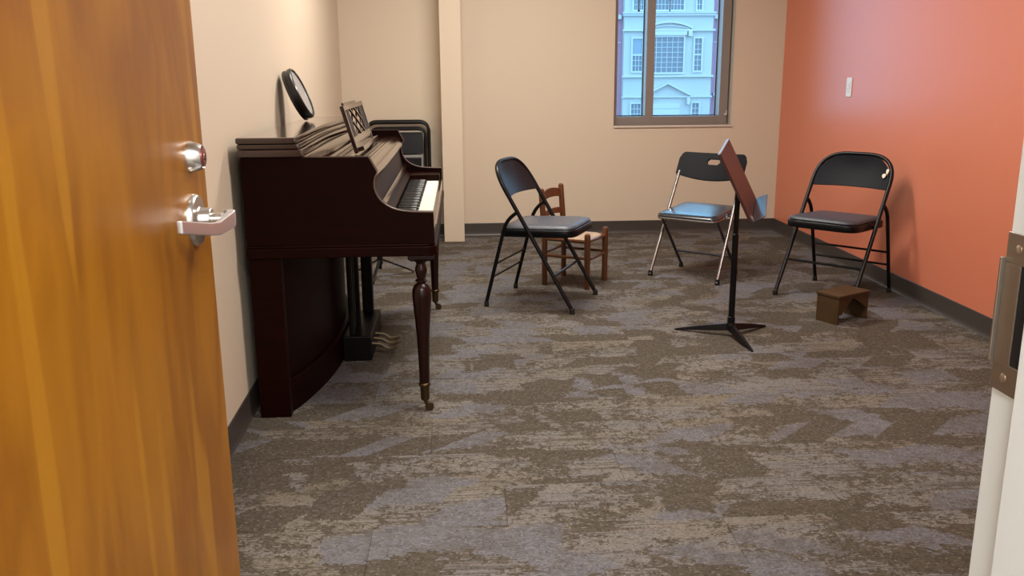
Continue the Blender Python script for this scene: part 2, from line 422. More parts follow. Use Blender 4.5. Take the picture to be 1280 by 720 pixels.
# ---- window
wn = thing('window_1', ((WX0+WX1)/2, YB, WZ0), 0, 'bronze framed two-pane window looking onto a white facade', 'window', kind='structure')
wx = lambda v: v-(WX0+WX1)/2
FY0, FY1 = .065, .215; H = WZ1-WZ0
b = MB()
b.box(wx(WX0), wx(1.222), FY0, FY1, 0, H); b.box(wx(2.035), wx(2.099), FY0, FY1, 0, H); b.box(wx(2.099), wx(WX1), FY0+.03, FY1, 0, H)
b.box(wx(1.222), wx(2.035), FY0, FY1, 0, .062); b.box(wx(1.222), wx(2.035), FY0, FY1, H-.06, H)
b.build('window_frame', 'bronze_frame', wn, 0)
MB().box(wx(1.447), wx(1.511), FY0, FY1, .062, H-.06).build('mullion', 'bronze_frame', wn, 0)
for x0, x1 in ((1.222, 1.447), (1.511, 2.035)):
    p = MB().box(wx(x0), wx(x1), .185, .191, .062, H-.06).build('pane', 'pane', wn, 0)
    g = MB(); z0, z1 = .062, H-.06
    for q in ((x0, x0+.007, z0, z1), (x1-.007, x1, z0, z1), (x0+.007, x1-.007, z0, z0+.007), (x0+.007, x1-.007, z1-.007, z1)):
        g.box(wx(q[0]), wx(q[1]), .176, .184, q[2], q[3])
    g.build('gasket', 'gasket', p, 0)
MB().box(wx(WX0-.001), wx(WX1+.004), -.012, FY0, -.018, .0).build('window_sill', 'white_trim', wn, 0, .003)
MB().box(wx(2.1135), wx(2.1175), -.002, .064, 0, H).build('trim_bead', 'white_trim', wn, 0)
b = MB(); b.tube([(wx(2.085), .06, .075), (wx(2.085), .045, .075)], .010, 10); b.tube(fillet([(wx(2.085), .045, .075), (wx(2.087), .035, .075), (wx(2.087), .033, .105)], .004), .005, 8)
b.build('latch', 'white_trim', wn)

# ---- doorway frame with strike plate
fr = thing('trim_1', (DX1, YF, 0), 0, 'beige painted metal frame around the doorway', 'door frame', kind='structure')
b = MB()
b.box(0, .055, -.18, .03, 0, DZ+.05); b.box(DX0-DX1-.055, DX0-DX1, -.18, .03, 0, DZ+.05); b.box(DX0-DX1, 0, -.18, .03, DZ, DZ+.05)
b.box(-.012, 0, -.13, -.022, 0, DZ-.012); b.box(DX0-DX1, DX0-DX1+.012, -.13, -.022, 0, DZ-.012); b.box(DX0-DX1, 0, -.13, -.022, DZ-.012, DZ)
b.build('frame', 'frame_paint', fr, 0, .0015)
SZ0, SZ1 = .955, 1.105
sp = MB(); t = .0022
sp.box(-t, 0, -.018, .030, SZ0, SZ0+.028); sp.box(-t, 0, -.018, .030, SZ1-.028, SZ1)
sp.box(-t, 0, .006, .030, SZ0+.028, SZ1-.028); sp.box(-t, 0, -.018, -.012, SZ0+.028, SZ1-.028)
lip = fillet([(-.001, .029, 0), (-.001, .036, 0), (.008, .040, 0)], .004)
sp.box(-t-.004, 0, .0300, .0325, SZ0+.026, SZ1-.024)
so = sp.build('strike_plate', 'bronze_plate', fr, 0, .0006); so['label'] = 'bronze strike plate with dark latch hole'
MB().box(-.0008, .02, -.012, .006, SZ0+.028, SZ1-.028).build('latch_hole', 'black', so, 0)
for z in (SZ0+.014, SZ1-.014):
    m_ = Matrix.Translation((-t, .012, z)) @ Matrix.Rotation(-math.pi/2, 4, 'Y')
    MB().lathe([(.0045, -.001), (.0045, .0004), (.003, .0012), (.001, .0010)], 14, m_).build('screw', 'satin', so)

# ---- open door
HX, HY = -.456, .770; EX, EY = -.4785, 1.700
dl = math.hypot(EX-HX, EY-HY)
dr = thing('door_1', (HX, HY, 0), math.atan2(EY-HY, EX-HX), 'open orange maple door with lever handle and deadbolt', 'door', kind='structure')
MB().box(0, dl, 0, .045, .008, 2.11).build('door_leaf', 'door', dr, 0, .0015)
LZ = 1.000
def onface(x, z):  # frame whose +z points out of the visible face
    return Matrix.Translation((x, 0, z)) @ Matrix.Rotation(math.pi/2, 4, 'X')
dbo = MB().lathe([(.0275, 0), (.0275, .004), (.0235, .018), (.0200, .024), (.0180, .022), (.0175, .022)], 32, onface(dl-.100, LZ+.111)).build('deadbolt', 'satin', dr)
cy = MB().lathe([(.0173, .018), (.0173, .0255), (.0155, .0265), (.006, .0265), (.005, .0280)], 28, onface(dl-.100, LZ+.111)).build('key_cylinder', 'copper', dbo)
MB().box(-.0012, .0012, -.006, .006, .0268, .0284, onface(dl-.100, LZ+.111)).build('keyway', 'black', dbo, 0)
rs = MB().lathe([(.0465, 0), (.0465, .005), (.043, .010), (.024, .011), (.0215, .014), (.0215, .030), (.020, .032), (.0125, .033), (.0125, .050)], 32, onface(dl-.105, LZ)).build('lever_rose', 'satin', dr)
# lever: a stem leaving the rose, then a flat paddle bar sweeping back to the hinge side
b = MB(); cx = dl-.105
b.tube([(cx, -.032, LZ), (cx, -.062, LZ)], .0115, 16)
path = [(cx+.014, -.056, .003), (cx+.004, -.065, .003), (cx-.014, -.066, .001), (cx-.060, -.056, -.006), (cx-.080, -.046, -.004), (cx-.160, -.020, .013)]
hh = [.013, .0140, .0140, .0115, .0110, .0110]; th = [.007, .008, .007, .0055, .005, .005]
vs = []; fs = []
for (x, y_, dz), h_, t_ in zip(path, hh, th):
    vs += [(x, y_-t_, LZ+dz-h_), (x, y_+t_, LZ+dz-h_), (x, y_+t_, LZ+dz+h_), (x, y_-t_, LZ+dz+h_)]
for i in range(len(path)-1):
    for k in range(4): fs.append((4*i+k, 4*i+(k+1) % 4, 4*i+4+(k+1) % 4, 4*i+4+k))
fs += [(3, 2, 1, 0), (4*len(path)-4, 4*len(path)-3, 4*len(path)-2, 4*len(path)-1)]
b.add(vs, fs); b.build('lever_handle', 'lever', dr, 40, .0025)
for z in (.25, 1.05, 1.85):
    MB().tube([(-.006, -.006, z-.05), (-.006, -.006, z+.05)], .007, 12).build('hinge', 'satin', dr)

# ---- ceiling lights (flush panels above the picture)
def ceiling_light(x, y_, label, power, col=LAMP_COLOR):
    t_ = thing('ceiling_light', (x, y_, CEIL), 0, label, 'ceiling light', 'flush ceiling light panels')
    b = MB()
    for q in ((-.61, -.59, -.31, .31), (.59, .61, -.31, .31), (-.59, .59, -.31, -.29), (-.59, .59, .29, .31)): b.box(q[0], q[1], q[2], q[3], -.045, 0)
    b.build('frame', 'metal_white', t_, 0)
    MB().box(-.59, .59, -.29, .29, -.030, -.024).build('diffuser', 'lampglow', t_, 0)
    ld = bpy.data.lights.new('panel_light', 'AREA'); ld.shape = 'RECTANGLE'; ld.size = 1.14; ld.size_y = .54; ld.energy = power; ld.color = col
    lo = bpy.data.objects.new('panel_light', ld); COL.objects.link(lo); lo.parent = t_; lo.location = (0, 0, -.034)
ceiling_light(.75, 2.75, 'flush ceiling light panel in the half of the room near the door', LAMP_W*.76)
ceiling_light(.38, 4.97, 'flush ceiling light panel in the half of the room near the window', LAMP_W*1.10)
ceiling_light(.30, -.55, 'flush ceiling light panel in the hallway', LAMP_W*2.7, (1, .99, .97))

# ================================================================== PIANO
PY0, PY1 = 3.17, 4.74
pn = thing('upright_piano', (-.45, (PY0+PY1)/2, 0), 0, 'dark mahogany upright piano with turned front legs beside the cream wall', 'piano')
ox, oy = .45, -(PY0+PY1)/2
def L(o):  # world-coordinate mesh moved into piano space
    for v in o.data.vertices: v.co.x += ox; v.co.y += oy
    return o
PART = lambda mb, n, m, par=None, sm=40, bv=0, sg=2: L(mb.build(n, m, par or pn, sm, bv, sg))
side = [(-.770, .653), (-.770, .969), (-.324, .967), (-.298, .918), (-.297, .911), (-.305, .895), (-.309, .877), (-.309, .858), (-.304, .840), (-.296, .824), (-.284, .809),
        (-.268, .796), (-.250, .786), (-.231, .779), (-.208, .774), (-.175, .7705), (-.139, .769), (-.103, .768), (-.101, .653)]
for y0, y1 in ((PY0, PY0+.038), (PY1-.038, PY1)):
    PART(MB().prism(side, y0, y1, 'xz'), 'side_panel', 'mahog', bv=.003)
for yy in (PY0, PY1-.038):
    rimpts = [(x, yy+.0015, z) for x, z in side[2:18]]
    PART(MB().tube(rimpts, .0028, 6), 'edge_highlight_line', 'edge_highlight')  # added pale tube: the highlight along the panel outline, built in
# key bed with chamfered front corners and a thin bead above it
kb = [(-.772, PY0-.012), (-.118, PY0-.012), (-.094, PY0+.014), (-.094, PY1-.014), (-.118, PY1+.012), (-.772, PY1+.012)]
PART(MB().prism(kb, .610, .646, 'xy'), 'key_bed', 'mahog', bv=.004)
kb2 = [(-.772, PY0-.006), (-.122, PY0-.006), (-.099, PY0+.014), (-.099, PY1-.014), (-.122, PY1+.006), (-.772, PY1+.006)]
PART(MB().prism(kb2, .646, .654, 'xy'), 'key_bed_bead', 'mahog', bv=.003)
# lid: three tiers with a shallow serpentine front edge
def tier(xf, z0, z1, over, nm, m, bv):
    n = 24; poly = [(-.778-over*.2, PY1+over), (-.778-over*.2, PY0-over)]
    for i in range(n+1):
        q = i/n; yy = PY0-over+(PY1-PY0+2*over)*q
        poly.append((xf-.014*(1-math.cos(2*math.pi*q))/2 - .006*math.sin(math.pi*q), yy))
    return PART(MB().prism(poly, z0, z1, 'xy'), nm, m, bv=bv)
tier(-.573, 1.016, 1.038, .010, 'lid', 'mahog_top', .006)
tier(-.566, .997, 1.0155, .004, 'lid_moulding', 'mahog_top', .006)
tier(-.552, .969, .9965, .008, 'lid_moulding', 'mahog_top', .007)
# front of the upper case: sloping front board, shelf, grooved fascia, fall board
yi0, yi1 = PY0+.038, PY1-.038
PART(MB().prism([(-.60, .969), (-.556, .969), (-.535, .952), (-.528, .932), (-.60, .932)], yi0, yi1, 'xz'), 'front_moulding', 'mahog_top', bv=.002)
PART(MB().prism([(-.60, .918), (-.60, .931), (-.340, .931), (-.322, .926), (-.312, .918)], yi0, yi1, 'xz'), 'music_shelf', 'mahog_top', bv=.001)
for i, xx in enumerate((-.500, -.474, -.392, -.376, -.360, -.345)):
    PART(MB().prism([(xx-.004, .931), (xx-.003, .9345), (xx+.003, .9345), (xx+.004, .931)], yi0, yi1, 'xz'), 'shelf_bead', 'mahog_top')
PART(MB().prism([(-.330, .917), (-.312, .917), (-.304, .905), (-.304, .886), (-.313, .878), (-.330, .878)], yi0, yi1, 'xz'), 'shelf_fascia', 'mahog_top', bv=.002)
PART(MB().prism([(-.345, .8775), (-.318, .8775), (-.318, .852), (-.306, .80), (-.285, .757), (-.262, .742), (-.262, .728), (-.345, .728)], yi0, yi1, 'xz'), 'fall_board', 'mahog', bv=.002)
PART(MB().prism([(-.2995, .790), (-.290, .772), (-.284, .774), (-.2935, .793)], yi0+.001, yi1-.001, 'xz'), 'fall_board_bead', 'mahog_top')
# inner carcass filling the case behind the panels
PART(MB().box(-.765, -.600, yi0, yi1, .655, .968).box(-.600, -.345, yi0, yi1, .655, .917), 'case_body', 'lacq', sm=0)
# keyboard
KY0, KY1 = 3.345, 4.567
keyb = PART(MB().box(-.262, -.118, KY0-.002, KY1+.002, .655, .694), 'keyboard', 'lacq', sm=0)
wk = (KY1-KY0)/52
wmesh = bmesh_ = None
for i in range(52):
    yk = KY0+wk*(i+.5)
    if wmesh is None:
        o = MB().box(-.258, -.1165, -wk/2+.0005, wk/2-.0005, .695, .717).build('white_key', 'ivory', keyb, 40, .0012, 1); wmesh = o.data
    else:
        o = bpy.data.objects.new('white_key', wmesh); COL.objects.link(o); o.parent = keyb
    o.location = (ox, yk+oy, 0)
for i in range(51):
    if (i % 7) in (1, 4): continue
    yk = KY0+wk*(i+1)
    if bmesh_ is None:
        o = MB().add([(-.258, -.006, .717), (-.258, .006, .717), (-.172, .006, .717), (-.172, -.006, .717), (-.258, -.0045, .730), (-.258, .0045, .730), (-.182, .0045, .729), (-.182, -.0045, .729)],
                     [(0, 1, 2, 3), (4, 7, 6, 5), (0, 4, 5, 1), (1, 5, 6, 2), (2, 6, 7, 3), (3, 7, 4, 0)]).build('black_key', 'ebony', keyb, 40, .0012, 1); bmesh_ = o.data
    else:
        o = bpy.data.objects.new('black_key', bmesh_); COL.objects.link(o); o.parent = keyb
    o.location = (ox, yk+oy, 0)
for y0, y1 in ((yi0, KY0-.003), (KY1+.003, yi1)):
    PART(MB().box(-.262, -.112, y0, y1, .655, .748), 'key_block', 'mahog', bv=.004)
PART(MB().box(-.1155, -.101, yi0, yi1, .655, .708), 'key_slip', 'mahog_top', bv=.003)
# lower case: pilasters, bowed lower panel, bowed plinth
for y0, y1 in ((PY0+.004, PY0+.045), (PY1-.045, PY1-.004)):
    PART(MB().box(-.768, -.655, y0, y1, 0.0, .6095), 'lower_side', 'mahog', bv=.003)
def bow(q): return math.sin(math.pi*min(max(q, 0), 1))**.8
def bowed(xa, depth, z0, z1, nm, m, bv=.003):
    n = 24; poly = [(-.745, PY1-.046), (-.745, PY0+.046)]
    for i in range(n+1):
        q = i/n; poly.append((xa+depth*bow(q), PY0+.046+(PY1-PY0-.092)*q))
    return PART(MB().prism(poly, z0, z1, 'xy'), nm, m, bv=bv)
bowed(-.672, .115, .135, .6095, 'lower_panel', 'mahog', 0)
bowed(-.660, .120, .120, .1345, 'plinth_bead', 'mahog', .003)
bowed(-.664, .122, .0, .1195, 'plinth', 'mahog', .003)
# pedal block, posts and pedals
PART(MB().box(-.543, -.415, 3.83, 4.31, .0, .115), 'pedal_block', 'lacq', bv=.008)
for xx, yy, wd in ((-.470, 4.27, .052), (-.500, 4.06, .030), (-.505, 3.95, .024), (-.505, 3.88, .024)):
    PART(MB().box(xx-wd/2, xx+wd/2, yy-wd/2, yy+wd/2, .112, .6095), 'lyre_post', 'lacq', bv=.006)
for k, yy in enumerate((3.86, 3.94, 4.02)):
    pts = fillet([(-.42, yy, .075), (-.375, yy, .070), (-.345, yy, .048), (-.318, yy, .048), (-.300, yy, .058)], .012)
    n = len(pts); b = MB(); vs = []; fs = []
    for i, p in enumerate(pts):
        q = i/(n-1); wv = .010+.012*q*q; tv = .005
        vs += [(p.x, p.y-wv, p.z-tv), (p.x, p.y+wv, p.z-tv), (p.x, p.y+wv, p.z+tv), (p.x, p.y-wv, p.z+tv)]
    for i in range(n-1):
        for j in range(4): fs.append((4*i+j, 4*i+(j+1) % 4, 4*i+4+(j+1) % 4, 4*i+4+j))
    fs += [(3, 2, 1, 0), (4*n-4, 4*n-3, 4*n-2, 4*n-1)]
    PART(b.add(vs, fs), 'pedal', 'brass', bv=.003)
# front legs with brass ferrule and caster
lathe_leg = [(.019, .112), (.0205, .20), (.024, .30), (.030, .38), (.0345, .43), (.036, .455), (.034, .478), (.026, .494), (.017, .500), (.015, .503), (.022, .508), (.022, .512),
             (.0155, .516), (.0185, .530), (.0225, .545), (.0220, .556), (.0175, .568), (.0165, .574), (.021, .580), (.030, .590)]
for yy in (3.208, 4.702):
    b = MB().lathe(lathe_leg, 24, Matrix.Translation((-.155, yy, 0)))
    b.box(-.200, -.106, yy-.044, yy+.044, .597, .6098).add(
        [(-.188, yy-.034, .588), (-.122, yy-.034, .588), (-.122, yy+.034, .588), (-.188, yy+.034, .588), (-.200, yy-.044, .597), (-.106, yy-.044, .597), (-.106, yy+.044, .597), (-.200, yy+.044, .597)],
        [(0, 3, 2, 1), (4, 5, 6, 7), (0, 1, 5, 4), (1, 2, 6, 5), (2, 3, 7, 6), (3, 0, 4, 7)])
    lg = PART(b, 'leg', 'mahog_leg', sm=35)
    PART(MB().lathe([(.0155, .045), (.0165, .050), (.0175, .098), (.0225, .102), (.0235, .108), (.0205, .113), (.018, .114)], 20, Matrix.Translation((-.155, yy, 0))), 'ferrule', 'brass_dull', lg)
    cb = MB().tube(fillet([(-.155, yy, .046), (-.152, yy, .034), (-.140, yy, .022)], .008), .008, 10)
    cb.tube([(-.139, yy-.008, .0165), (-.139, yy+.008, .0165)], .0165, 18)
    PART(cb, 'caster', 'brass_dull', lg)
# music desk: two folding lattice leaves leaning back on the shelf
dy0, dy1 = 3.69, 4.38
A0, A1 = Vector((-.424, 0, .935)), Vector((-.478, 0, 1.125))
def dk(y_, q, off=0):
    p = A0+(A1-A0)*q; n = Vector((.962, 0, .273)); return (p.x+n.x*off, y_, p.z+n.z*off)
dvec = (A1-A0).normalized()
b = MB(); W_ = .013
b.bar(dk(dy0+.02, .945), dk(dy1-.02, .945), .014, .020, tuple(dvec))
mdesk = PART(b, 'music_desk', 'mahog_top', bv=.002)
for yy in (dy0+.010, dy1-.010): PART(MB().bar(dk(yy, 0), dk(yy, 1), .016, .020, (0, 1, 0)), 'desk_stile', 'mahog_top', mdesk, bv=.002)
def dbar(y0, q0, y1, q1, wd=.009, th_=.010, nm='desk_bar', off=0):
    PART(MB().bar(dk(y0, q0, off), dk(y1, q1, off), th_, wd, (0, 1, 0) if abs(y1-y0) < .1 else tuple(dvec)), nm, 'mahog_top', mdesk, bv=.0015)
dbar(dy0+.02, .26, dy1-.02, .26, .026, .014, 'bottom_rail')
dbar(dy0+.02, .06, dy1-.02, .06, .018, .030, 'desk_ledge', .018)
dbar(dy0+.02, .15, dy1-.02, .15, .030, .008, 'desk_apron')
for k in range(4):
    dbar(dy0+.045+.034*k, .30, dy0+.045+.034*k, .91); dbar(dy1-.045-.034*k, .30, dy1-.045-.034*k, .91)
for c0 in (0, 1):
    yc0 = dy0+.185+c0*.16; yc1 = yc0+.16
    for q0, q1 in ((.30, .605), (.605, .91)):
        dbar(yc0, q0, yc1, q1, .008, .009, off=-.002); dbar(yc0, q1, yc1, q0, .008, .009, off=.003)
dbar(dy0+.15, 1.0, dy1-.10, 1.0, .022, .010, 'crest_rail', -.013)

# ---- round drum leaning on the wall on top of the piano
def drum():
    C0 = Vector((-.727, 4.30, 1.0385)); top = Vector((-.822, 4.30, 1.262))
    ax = (top-C0); Rr = ax.length/2; upv = ax.normalized(); nrm = Vector((upv.z, 0, -upv.x)).normalized()
    cen = (C0+top)/2
    t_ = thing('hand_drum', C0, 0, 'small round black hand drum with silver head leaning on the wall atop the piano', 'drum')
    q = Matrix(((0, upv.x, nrm.x, cen.x-C0.x), (1, upv.y, nrm.y, 0), (0, upv.z, nrm.z, cen.z-C0.z), (0, 0, 0, 1)))
    R_ = Rr
    prof = [(R_-.014, .0), (R_-.003, .002), (R_, .006), (R_, .016), (R_-.004, .018), (R_-.004, .026), (R_, .028), (R_, .042), (R_-.004, .046), (R_-.012, .046), (R_-.012, .040), (R_-.014, .040)]
    MB().lathe(prof, 40, q).build('shell', 'drum_black', t_)
    MB().lathe([(R_-.0135, .0402), (R_-.016, .0425), (R_-.030, .0428), (.01, .0428)], 40, q).build('drumhead', 'drumhead', t_)
    b = MB(); pts = [q @ Vector(((R_-.008)*math.cos(a), (R_-.008)*math.sin(a), .047)) for a in [2*math.pi*k/40 for k in range(41)]]
    b.tube(pts, .0028, 8, False).build('rim_ring', 'chrome', t_)
drum()

# ================================================================== FOLDING CHAIRS
def chair_paths(S):
    """side profile of the tube in S: front foot -> top"""
    f, tp = Vector((0, S['yf'], .0)), Vector((0, S['yt'], S['zt']))
    return f, tp
def steel_chair(name, loc, face, label, seat_m, chip=False, back_m='vinyl_black'):
    t_ = thing(name, (*loc, 0), facing(*face), label, 'chair', 'chairs set out in the room')
    hw, yf, yr = .224, .25, -.25
    f = Vector((0, yf, .012)); tp = Vector((0, -.215, .785)); d = (tp-f); Ls = d.length; d.normalize()
    def pp(x, s, off=0):
        n = Vector((0, -d.z, d.y))*-1      # towards the sitter's side
        p = f+d*s+n*off; return Vector((x, p.y, p.z))
    path = fillet([pp(-hw, 0), pp(-hw, Ls), pp(hw, Ls), pp(hw, 0)], .17, 9)
    MB().tube(path, .0115, 10).build('front_frame', 'steel_black', t_)
    # rear legs hook on to the frame above the seat
    s_h = .60
    hook = pp(0, s_h)
    for sx in (-1, 1):
        x0 = sx*(hw+.001)
        lg = [(x0, yr, .012), (x0, -.150, .40), (x0, -.125, .485), (sx*(hw), hook.y, hook.z+.008)]
        MB().tube(fillet(lg, [0, .06, .05, 0]), .0105, 10).build('rear_leg', 'steel_black', t_)
    for q, nm in ((.17, 0), (.245, 1)):
        yy = yr+(.10)*q/.40
        MB().tube([(-hw, yy, q), (hw, yy, q)], .0065, 8).build('rear_crossbar', 'steel_black', t_)
    p = pp(0, .215); MB().tube([(-hw, p.y, p.z), (hw, p.y, p.z)], .0075, 8).build('front_crossbar', 'steel_black', t_)
    # rubber feet
    for sx in (-1, 1):
        MB().lathe([(.0135, 0), (.0145, .004), (.0135, .028), (.0115, .030)], 12, Matrix.Translation((sx*hw, yf-.004, 0))).build('foot_cap', 'rubber', t_)
        MB().lathe([(.013, 0), (.014, .004), (.0125, .026), (.0105, .028)], 12, Matrix.Translation((sx*(hw+.001), yr+.003, 0))).build('foot_cap', 'rubber', t_)
    # seat pan and cushion
    def outline(inset, ya, yb2, wa, wb, r, n=6):
        c = [(-wb+inset, yb2-inset), (wb-inset, yb2-inset), (wa-inset, ya+inset), (-wa+inset, ya+inset)]
        out = []
        for i in range(4):
            a, bq, cc = Vector(c[i-1]), Vector(c[i]), Vector(c[(i+1) % 4]); u = (a-bq).normalized(); v = (cc-bq).normalized()
            rr = r[i]-inset*.5
            for k in range(n+1):
                q = k/n; out.append((bq+u*rr)*(1-q)**2+bq*2*q*(1-q)+(bq+v*rr)*q*q)
        return out
    ya, yb2 = -.185, .245; R4 = (.09, .09, .05, .05)
    def loft(rings, nm, m, par, sm=50):
        vs = []; fs = []; n = len(rings[0][0])
        for o_, z in rings: vs += [(p_.x, p_.y, z+(p_.y-ya)*.035) for p_ in o_]
        for i in range(len(rings)-1):
            for k in range(n): fs.append((i*n+k, i*n+(k+1) % n, (i+1)*n+(k+1) % n, (i+1)*n+k))
        fs += [tuple(range(n))[::-1], tuple(range((len(rings)-1)*n, len(rings)*n))]
        return MB().add(vs, fs).build(nm, m, par, sm)
    O = lambda i: outline(i, ya, yb2, .196, .208, R4)
    loft([(O(.004), .388), (O(0), .392), (O(0), .424), (O(.004), .428)], 'seat_pan', 'steel_black', t_)
    loft([(O(.012), .428), (O(.008), .434), (O(.012), .443), (O(.026), .449), (O(.055), .452), (O(.10), .4525)], 'seat_cushion', seat_m, t_)
    # pivots holding the seat to the frame
    sp_ = .432/d.z; pv = pp(0, sp_)
    for sx in (-1, 1): MB().tube([(sx*.190, pv.y, .408), (sx*(hw+.004), pv.y+.016, .408)], .007, 8).build('seat_pivot', 'steel_black', t_)
    # curved back panel with a rolled top edge following the arch
    nu, nv = 19, 7; top = []; bot = []
    def arch(x):  # highest s of the panel at x
        k = abs(x)/hw; return Ls-.006-.125*max(0, (k-.30)/.70)**2.2
    for i in range(nu):
        x = -hw+.006+(2*hw-.012)*i/(nu-1); k = x/hw
        s0 = Ls-.212+.022*(1-k*k); s1 = arch(x)
        for j in range(nv):
            q = j/(nv-1); s = s0+(s1-s0)*q; off = -.030*(1-k*k)*(1-q**3)
            top.append(tuple(pp(x, s, off+.004))); bot.append(tuple(pp(x, s, off-.004)))
    bk = MB().grid_solid(top, bot, nu, nv).build('backrest', back_m, t_, 60)
    # padded back cushion
    if chip:
        for (x, s, w2, h2) in ((-.196, Ls-.105, .007, .018), (-.180, Ls-.128, .010, .014)):
            ring = [tuple(pp(x+w2*math.cos(a)*(1+.25*math.sin(3*a)), s+h2*math.sin(a), .0155 if abs(x) > .19 else .006)) for a in [2*math.pi*k/10 for k in range(10)]]
            ring2 = [tuple(pp(x+w2*math.cos(a)*(1+.25*math.sin(3*a)), s+h2*math.sin(a), .001)) for a in [2*math.pi*k/10 for k in range(10)]]
            MB().add(ring+ring2, [tuple(range(10)), tuple(range(10, 20))[::-1]]+[(k, (k+1) % 10, (k+1) % 10+10, k+10) for k in range(10)]).build('worn_patch', 'chip', t_)
    return t_
steel_chair('folding_chair', (.4425, 4.851), (.911, -.413), 'black steel folding chair with grey padded seat in front of the little wooden chair', 'vinyl_grey')
steel_chair('folding_chair', (2.1175, 4.863), (-.740, -.673), 'black padded folding chair with a pale worn spot beside the orange wall', 'vinyl_dark', True, 'vinyl_matt')

def chrome_chair(loc, face, label):
    t_ = thing('folding_chair', (*loc, 0), facing(*face), label, 'chair', 'chairs set out in the room')
    hw, yf, yr = .2265, .183, -.183
    f = Vector((0, yf, .012)); tp = Vector((0, -.195, .735)); d = tp-f; Ls = d.length; d.normalize(); nn = Vector((0, d.z, -d.y))
    def pp(x, s, off=0):
        p = f+d*s+nn*off; return Vector((x, p.y, p.z))
    for sx in (-1, 1):
        MB().tube([pp(sx*hw, 0), pp(sx*.216, .45), pp(sx*.208, Ls-.115, .002)], .0105, 10).build('front_leg', 'chrome', t_)
        MB().tube([(sx*.19, yr, .012), (sx*.186, .145, .395)], .0095, 10).build('rear_leg', 'gunmetal', t_)
        MB().lathe([(.0145, 0), (.016, .004), (.0135, .034), (.0105, .036)], 12, Matrix.Translation((sx*hw, yf-.007, 0))).build('foot_cap', 'rubber', t_)
        MB().lathe([(.0135, 0), (.015, .004), (.0125, .030), (.0095, .032)], 12, Matrix.Translation((sx*.19, yr+.010, 0))).build('foot_cap', 'rubber', t_)
        pv = pp(sx*.214, .43); MB().tube([(sx*.185, pv.y, pv.z), (sx*.222, pv.y, pv.z)], .008, 8).build('seat_pivot', 'gunmetal', t_)
    yb2 = yr+.328*.115/.383
    MB().tube([(-.189, yb2, .125), (.189, yb2, .125)], .0075, 8).build('crossbar', 'gunmetal', t_)
    def rr(inset, n=6):
        c = [(-.205+inset, .185-inset), (.205-inset, .185-inset), (.190-inset, -.195+inset), (-.190+inset, -.195+inset)]; out = []
        for i in range(4):
            a, bq, cc = Vector(c[i-1]), Vector(c[i]), Vector(c[(i+1) % 4]); u = (a-bq).normalized(); v = (cc-bq).normalized(); r = .06-inset*.4
            for k in range(n+1):
                q = k/n; out.append((bq+u*r)*(1-q)**2+bq*2*q*(1-q)+(bq+v*r)*q*q)
        return out
    def loft(rings, nm, m):
        vs = []; fs = []; n = len(rings[0][0])
        for o_, z in rings: vs += [(p.x, p.y, z-p.y*.085) for p in o_]
        for i in range(len(rings)-1):
            for k in range(n): fs.append((i*n+k, i*n+(k+1) % n, (i+1)*n+(k+1) % n, (i+1)*n+k))
        fs += [tuple(range(n))[::-1], tuple(range((len(rings)-1)*n, len(rings)*n))]
        return MB().add(vs, fs).build(nm, m, t_, 50)
    ring = rr(.006); ring = [(p.x, p.y, .390-p.y*.085) for p in ring]; ring.append(ring[0])
    MB().tube(ring, .009, 8, False).build('seat_rim', 'chrome', t_)
    loft([(rr(.010), .392), (rr(.002), .396), (rr(0), .402), (rr(.004), .410), (rr(.018), .4175), (rr(.035), .4185), (rr(.10), .4188)], 'seat', 'vinyl_b')
    # moulded back with a hand hole: grid with the hole cells left out
    nu, nv = 33, 15; hx0, hx1, hv0, hv1 = 13, 19, 8, 11
    def bpnt(i, j, side_):
        k = -1+2*i/(nu-1); q = j/(nv-1)
        x = k*.226; s0 = Ls-.150+.012*k*k - .012*(1-k*k); s1 = Ls+.022-.010*k*k-.045*max(0, (abs(k)-.88)/.12)**2
        if abs(k) > .88 and q < .2: s0 += 0
        off = -.028*(1-k*k)+.006
        if hx0 <= i <= hx1 and hv0 <= j <= hv1:   # round the hole ends
            if i in (hx0, hx1) and j in (hv0, hv1): x *= .70 if i == hx0 and k < 0 or i == hx1 and k > 0 else 1
        return tuple(pp(x, s0+(s1-s0)*q, off+side_*.0075))
    vs = [bpnt(i, j, 1) for i in range(nu) for j in range(nv)]+[bpnt(i, j, -1) for i in range(nu) for j in range(nv)]; o_ = nu*nv; fs = []
    I = lambda i, j: i*nv+j
    solid = lambda i, j: 0 <= i < nu-1 and 0 <= j < nv-1 and not (hx0 <= i < hx1 and hv0 <= j < hv1)
    for i in range(nu-1):
        for j in range(nv-1):
            if not solid(i, j): continue
            fs.append((I(i, j), I(i+1, j), I(i+1, j+1), I(i, j+1))); fs.append((o_+I(i, j), o_+I(i, j+1), o_+I(i+1, j+1), o_+I(i+1, j)))
            for (a, b2, di, dj) in ((I(i, j), I(i+1, j), 0, -1), (I(i+1, j), I(i+1, j+1), 1, 0), (I(i+1, j+1), I(i, j+1), 0, 1), (I(i, j+1), I(i, j), -1, 0)):
                if not solid(i+di, j+dj): fs.append((a, b2, o_+b2, o_+a))
    MB().add(vs, fs).build('backrest', 'plastic_black', t_, 40, .003)
    return t_
chrome_chair((1.466, 5.41), (-.65, -.76), 'folding chair with chrome legs and black plastic back with hand hole under the window')

